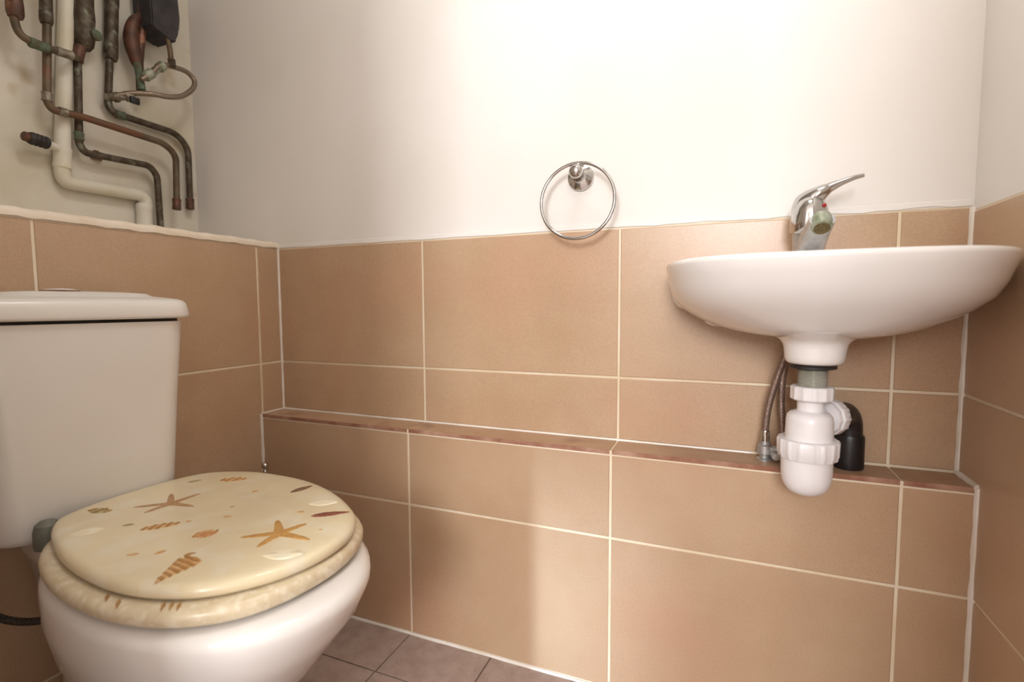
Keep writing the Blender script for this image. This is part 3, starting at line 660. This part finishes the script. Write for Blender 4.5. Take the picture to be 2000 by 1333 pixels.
vb = mlathe('valve_body', (X3, -0.276, 1.350), (0, 0.03, 1), [(0.010, 0), (0.017, 0.01), (0.020, 0.03), (0.019, 0.05), (0.021, 0.07), (0.019, 0.10), (0.020, 0.16), (0.018, 0.22)], M['copper_dark'], t, n=20)
lab(vb, 'fat mottled grey and green valve body')
fit(vb, 'packing_nut', (X3 + 0.012, -0.265, 1.385), (1, 0.2, -0.1), 0.011, 0.03, M['verdigris'])
X2 = -0.2545
t = pipe('copper pipe crossing in front of the white waste pipe and ending cut off', [(X2, -0.313, 2.10), (X2, -0.364, 1.200), (X2, -0.355, 1.187), (X2, -0.300, 1.191), (X2, -0.117, 1.184), (X2, -0.087, 1.162), (X2, -0.092, 1.018)], 0.0078, M['copper'], 0.02)
fit(t, 'elbow_collar', (X2, -0.3635, 1.211), (0, 0.04, 1), 0.0092, 0.02, M['solder'])
fit(t, 'elbow_collar', (X2, -0.337, 1.1885), (0, 1, 0.02), 0.0092, 0.016, M['solder'])
fit(t, 'lagging', (X2, -0.3535, 1.420), (0, 0.04, 1), 0.0115, 0.11, M['copper_dark'], 'dark thicker sleeve')
fit(t, 'end_socket', (X2, -0.0916, 1.033), (0, 0.04, 1), 0.0098, 0.030, M['copper_red'])
X4 = -0.280
t = pipe('rightmost copper pipe, bending across and down the recess corner, ending cut off', [(X4, -0.155, 2.10), (X4, -0.230, 1.245), (X4, -0.219, 1.230), (X4, -0.066, 1.228), (X4, -0.034, 1.198), (X4, -0.036, 1.030)], 0.0080, M['copper_dark'], 0.022)
fit(t, 'lagging', (X4, -0.212, 1.437), (0, 0.07, 1), 0.0140, 0.165, M['copper_dark'], 'thick mottled sleeve')
fit(t, 'elbow_collar', (X4, -0.204, 1.2300), (0, 1, 0), 0.0095, 0.020, M['verdigris'], 'green corroded collar')
fit(t, 'tee_branch', (X4 + 0.012, -0.228, 1.262), (0.7, 0.5, 0.1), 0.0085, 0.026, M['solder'])
fit(t, 'end_socket', (X4, -0.036, 1.046), (0, 0.01, 1), 0.0100, 0.030, M['copper_red'])
# white waste pipe with its side branch
X5 = -0.284
t = pipe('wide off-white plastic waste pipe stepping down to the sill', [(X5, -0.248, 2.10), (X5, -0.331, 1.066), (X5, -0.326, 1.043), (X5, -0.165, 1.045), (X5, -0.152, 1.034), (X5, -0.158, 0.932)], 0.0150, M['pvc_old'], 0.02, name='waste_pipe')
fit(t, 'elbow_socket', (X5, -0.1575, 0.99), (0, 0.03, 1), 0.0175, 0.07, M['pvc_old'])
fit(t, 'elbow_socket', (X5, -0.328, 1.095), (0, 0.06, 1), 0.0165, 0.05, M['pvc_old'])
br = mtube('side_branch', [Vector((X5, -0.328, 1.112)), Vector((X5 + 0.02, -0.366, 1.115))], 0.0085, M['pvc_old'], t)
t = thing('rubber_plug', 'black ribbed rubber stopper with a copper tip on the white side branch', 'stopper', (X5 + 0.02, -0.366, 1.115))
d_ = Vector((0.10, -0.99, 0.06)).normalized(); p_ = Vector((X5 + 0.019, -0.362, 1.1153))
prof = []
for k in range(9): prof += [(0.0135 if k % 2 else 0.0122, 0.004 * k + 0.001)]
lab(mlathe('sleeve', p_, d_, [(0.009, 0)] + prof + [(0.011, 0.036)], M['rubber'], t, n=24), 'black rubber sleeve')
lab(mlathe('copper_tip', p_ + d_ * 0.034, d_, [(0.0085, 0), (0.0098, 0.002), (0.0098, 0.010), (0.0075, 0.012), (0.001, 0.0125)], M['copper_red'], t, n=20), 'copper tip')
# filling loop
t = thing('filling_loop', 'grey braided filling loop hose curving between two copper pipes', 'hose', (-0.25, -0.22, 1.26))
lp = catmull([(-0.262, -0.216, 1.2700), (-0.245, -0.186, 1.283), (-0.228, -0.152, 1.290), (-0.222, -0.118, 1.295), (-0.222, -0.082, 1.312), (-0.225, -0.052, 1.342), (-0.232, -0.042, 1.368), (-0.235, -0.060, 1.383), (-0.235, -0.096, 1.381), (-0.235, -0.128, 1.372), (-0.235, -0.150, 1.345), (-0.238, -0.176, 1.318)], 8)
mtube('braided_sleeve', lp, 0.0062, M['braid_old'], t)
v = mlathe('lower_valve', (-0.268, -0.226, 1.262), (0.25, 0.75, 0.30), [(0.008, 0), (0.012, 0.003), (0.012, 0.012), (0.0085, 0.014), (0.0085, 0.026), (0.0125, 0.028), (0.0125, 0.042), (0.0085, 0.045)], M['solder'], t, n=12)
bm = bmesh.new(); box(bm, (-0.238, -0.207, 1.252), (-0.230, -0.186, 1.268), 0, 0.002); lab(link('lever', bm, M['black'], v), 'small dark lever')
mlathe('upper_valve', (-0.238, -0.118, 1.377), (-0.05, -0.60, -0.62), [(0.0085, 0), (0.0115, 0.003), (0.0115, 0.018), (0.009, 0.020), (0.009, 0.040), (0.0120, 0.044), (0.0120, 0.066), (0.0085, 0.070)], M['scale_green'], t, n=12)
# copper bottle-shaped valve and the pipe it hangs on
t = thing('copper_valve', 'red brown bottle-shaped copper valve with green corroded foot', 'valve', (-0.25, -0.17, 1.31))
mtube('bulb', catmull([(-0.262, -0.168, 1.352), (-0.262, -0.172, 1.380), (-0.262, -0.178, 1.405), (-0.262, -0.178, 1.435), (-0.262, -0.168, 1.465), (-0.262, -0.150, 1.490), (-0.262, -0.13, 1.55), (-0.262, -0.12, 1.62)], 6),
      lambda u: interp(u, [0, .08, .2, .38, .55, .7, .85, 1], [0.006, 0.0135, 0.0165, 0.0165, 0.0135, 0.0095, 0.009, 0.014]), M['copper_red'], t, n=20)
mtube('riser', [Vector((-0.262, -0.164, 1.300)), Vector((-0.262, -0.163, 1.37)), Vector((-0.262, -0.152, 1.45)), Vector((-0.262, -0.148, 1.55))], 0.0090, M['copper_red'], t)
lab(mtube('foot', [Vector((-0.250, -0.168, 1.298)), Vector((-0.254, -0.169, 1.33)), Vector((-0.258, -0.171, 1.362))], 0.0085, M['verdigris'], t), 'green corroded foot')
# dark valve head
t = thing('valve_head', 'dark grey boxy valve actuator at the top of the recess', 'valve', (-0.24, -0.12, 1.45))
bm = bmesh.new(); ys = [(-0.160, 1.60), (-0.157, 1.452), (-0.140, 1.446), (-0.112, 1.438), (-0.098, 1.436), (-0.096, 1.458), (-0.088, 1.47), (-0.084, 1.50), (-0.090, 1.60)]
rings(bm, [[Vector((x, y, z)) for y, z in ys] for x in (-0.285, -0.215)]); bmesh.ops.bevel(bm, geom=bm.edges[:], offset=0.003, segments=2, affect='EDGES')
link('casing', bm, M['foam'], t)
mtube('outlet_tube', catmull([(-0.226, -0.124, 1.475), (-0.224, -0.117, 1.450), (-0.226, -0.108, 1.415), (-0.230, -0.104, 1.385)], 6), 0.0062, M['copper'], t)
mlathe('outlet_nut', (-0.230, -0.1035, 1.398), (0, 0.1, -1), [(0.006, 0), (0.0095, 0.003), (0.0095, 0.020), (0.006, 0.022)], M['copper_dark'], t, n=6)
# rusty clip on the wall below the stepped pipe
bm = bmesh.new(); lathe(bm, (XI + 0.0005, -0.252, 1.122), (1, 0, 0), [(0.012, 0), (0.011, 0.006), (0.006, 0.010), (0.005, 0.022)], 10, rib=lambda r, h, th: r * (1 + 0.25 * math.sin(3 * th)))
tag(link('pipe_clip', bm, M['rust']), 'rusty pipe clip fixed to the recess wall behind the stepped pipe', 'pipe clip')
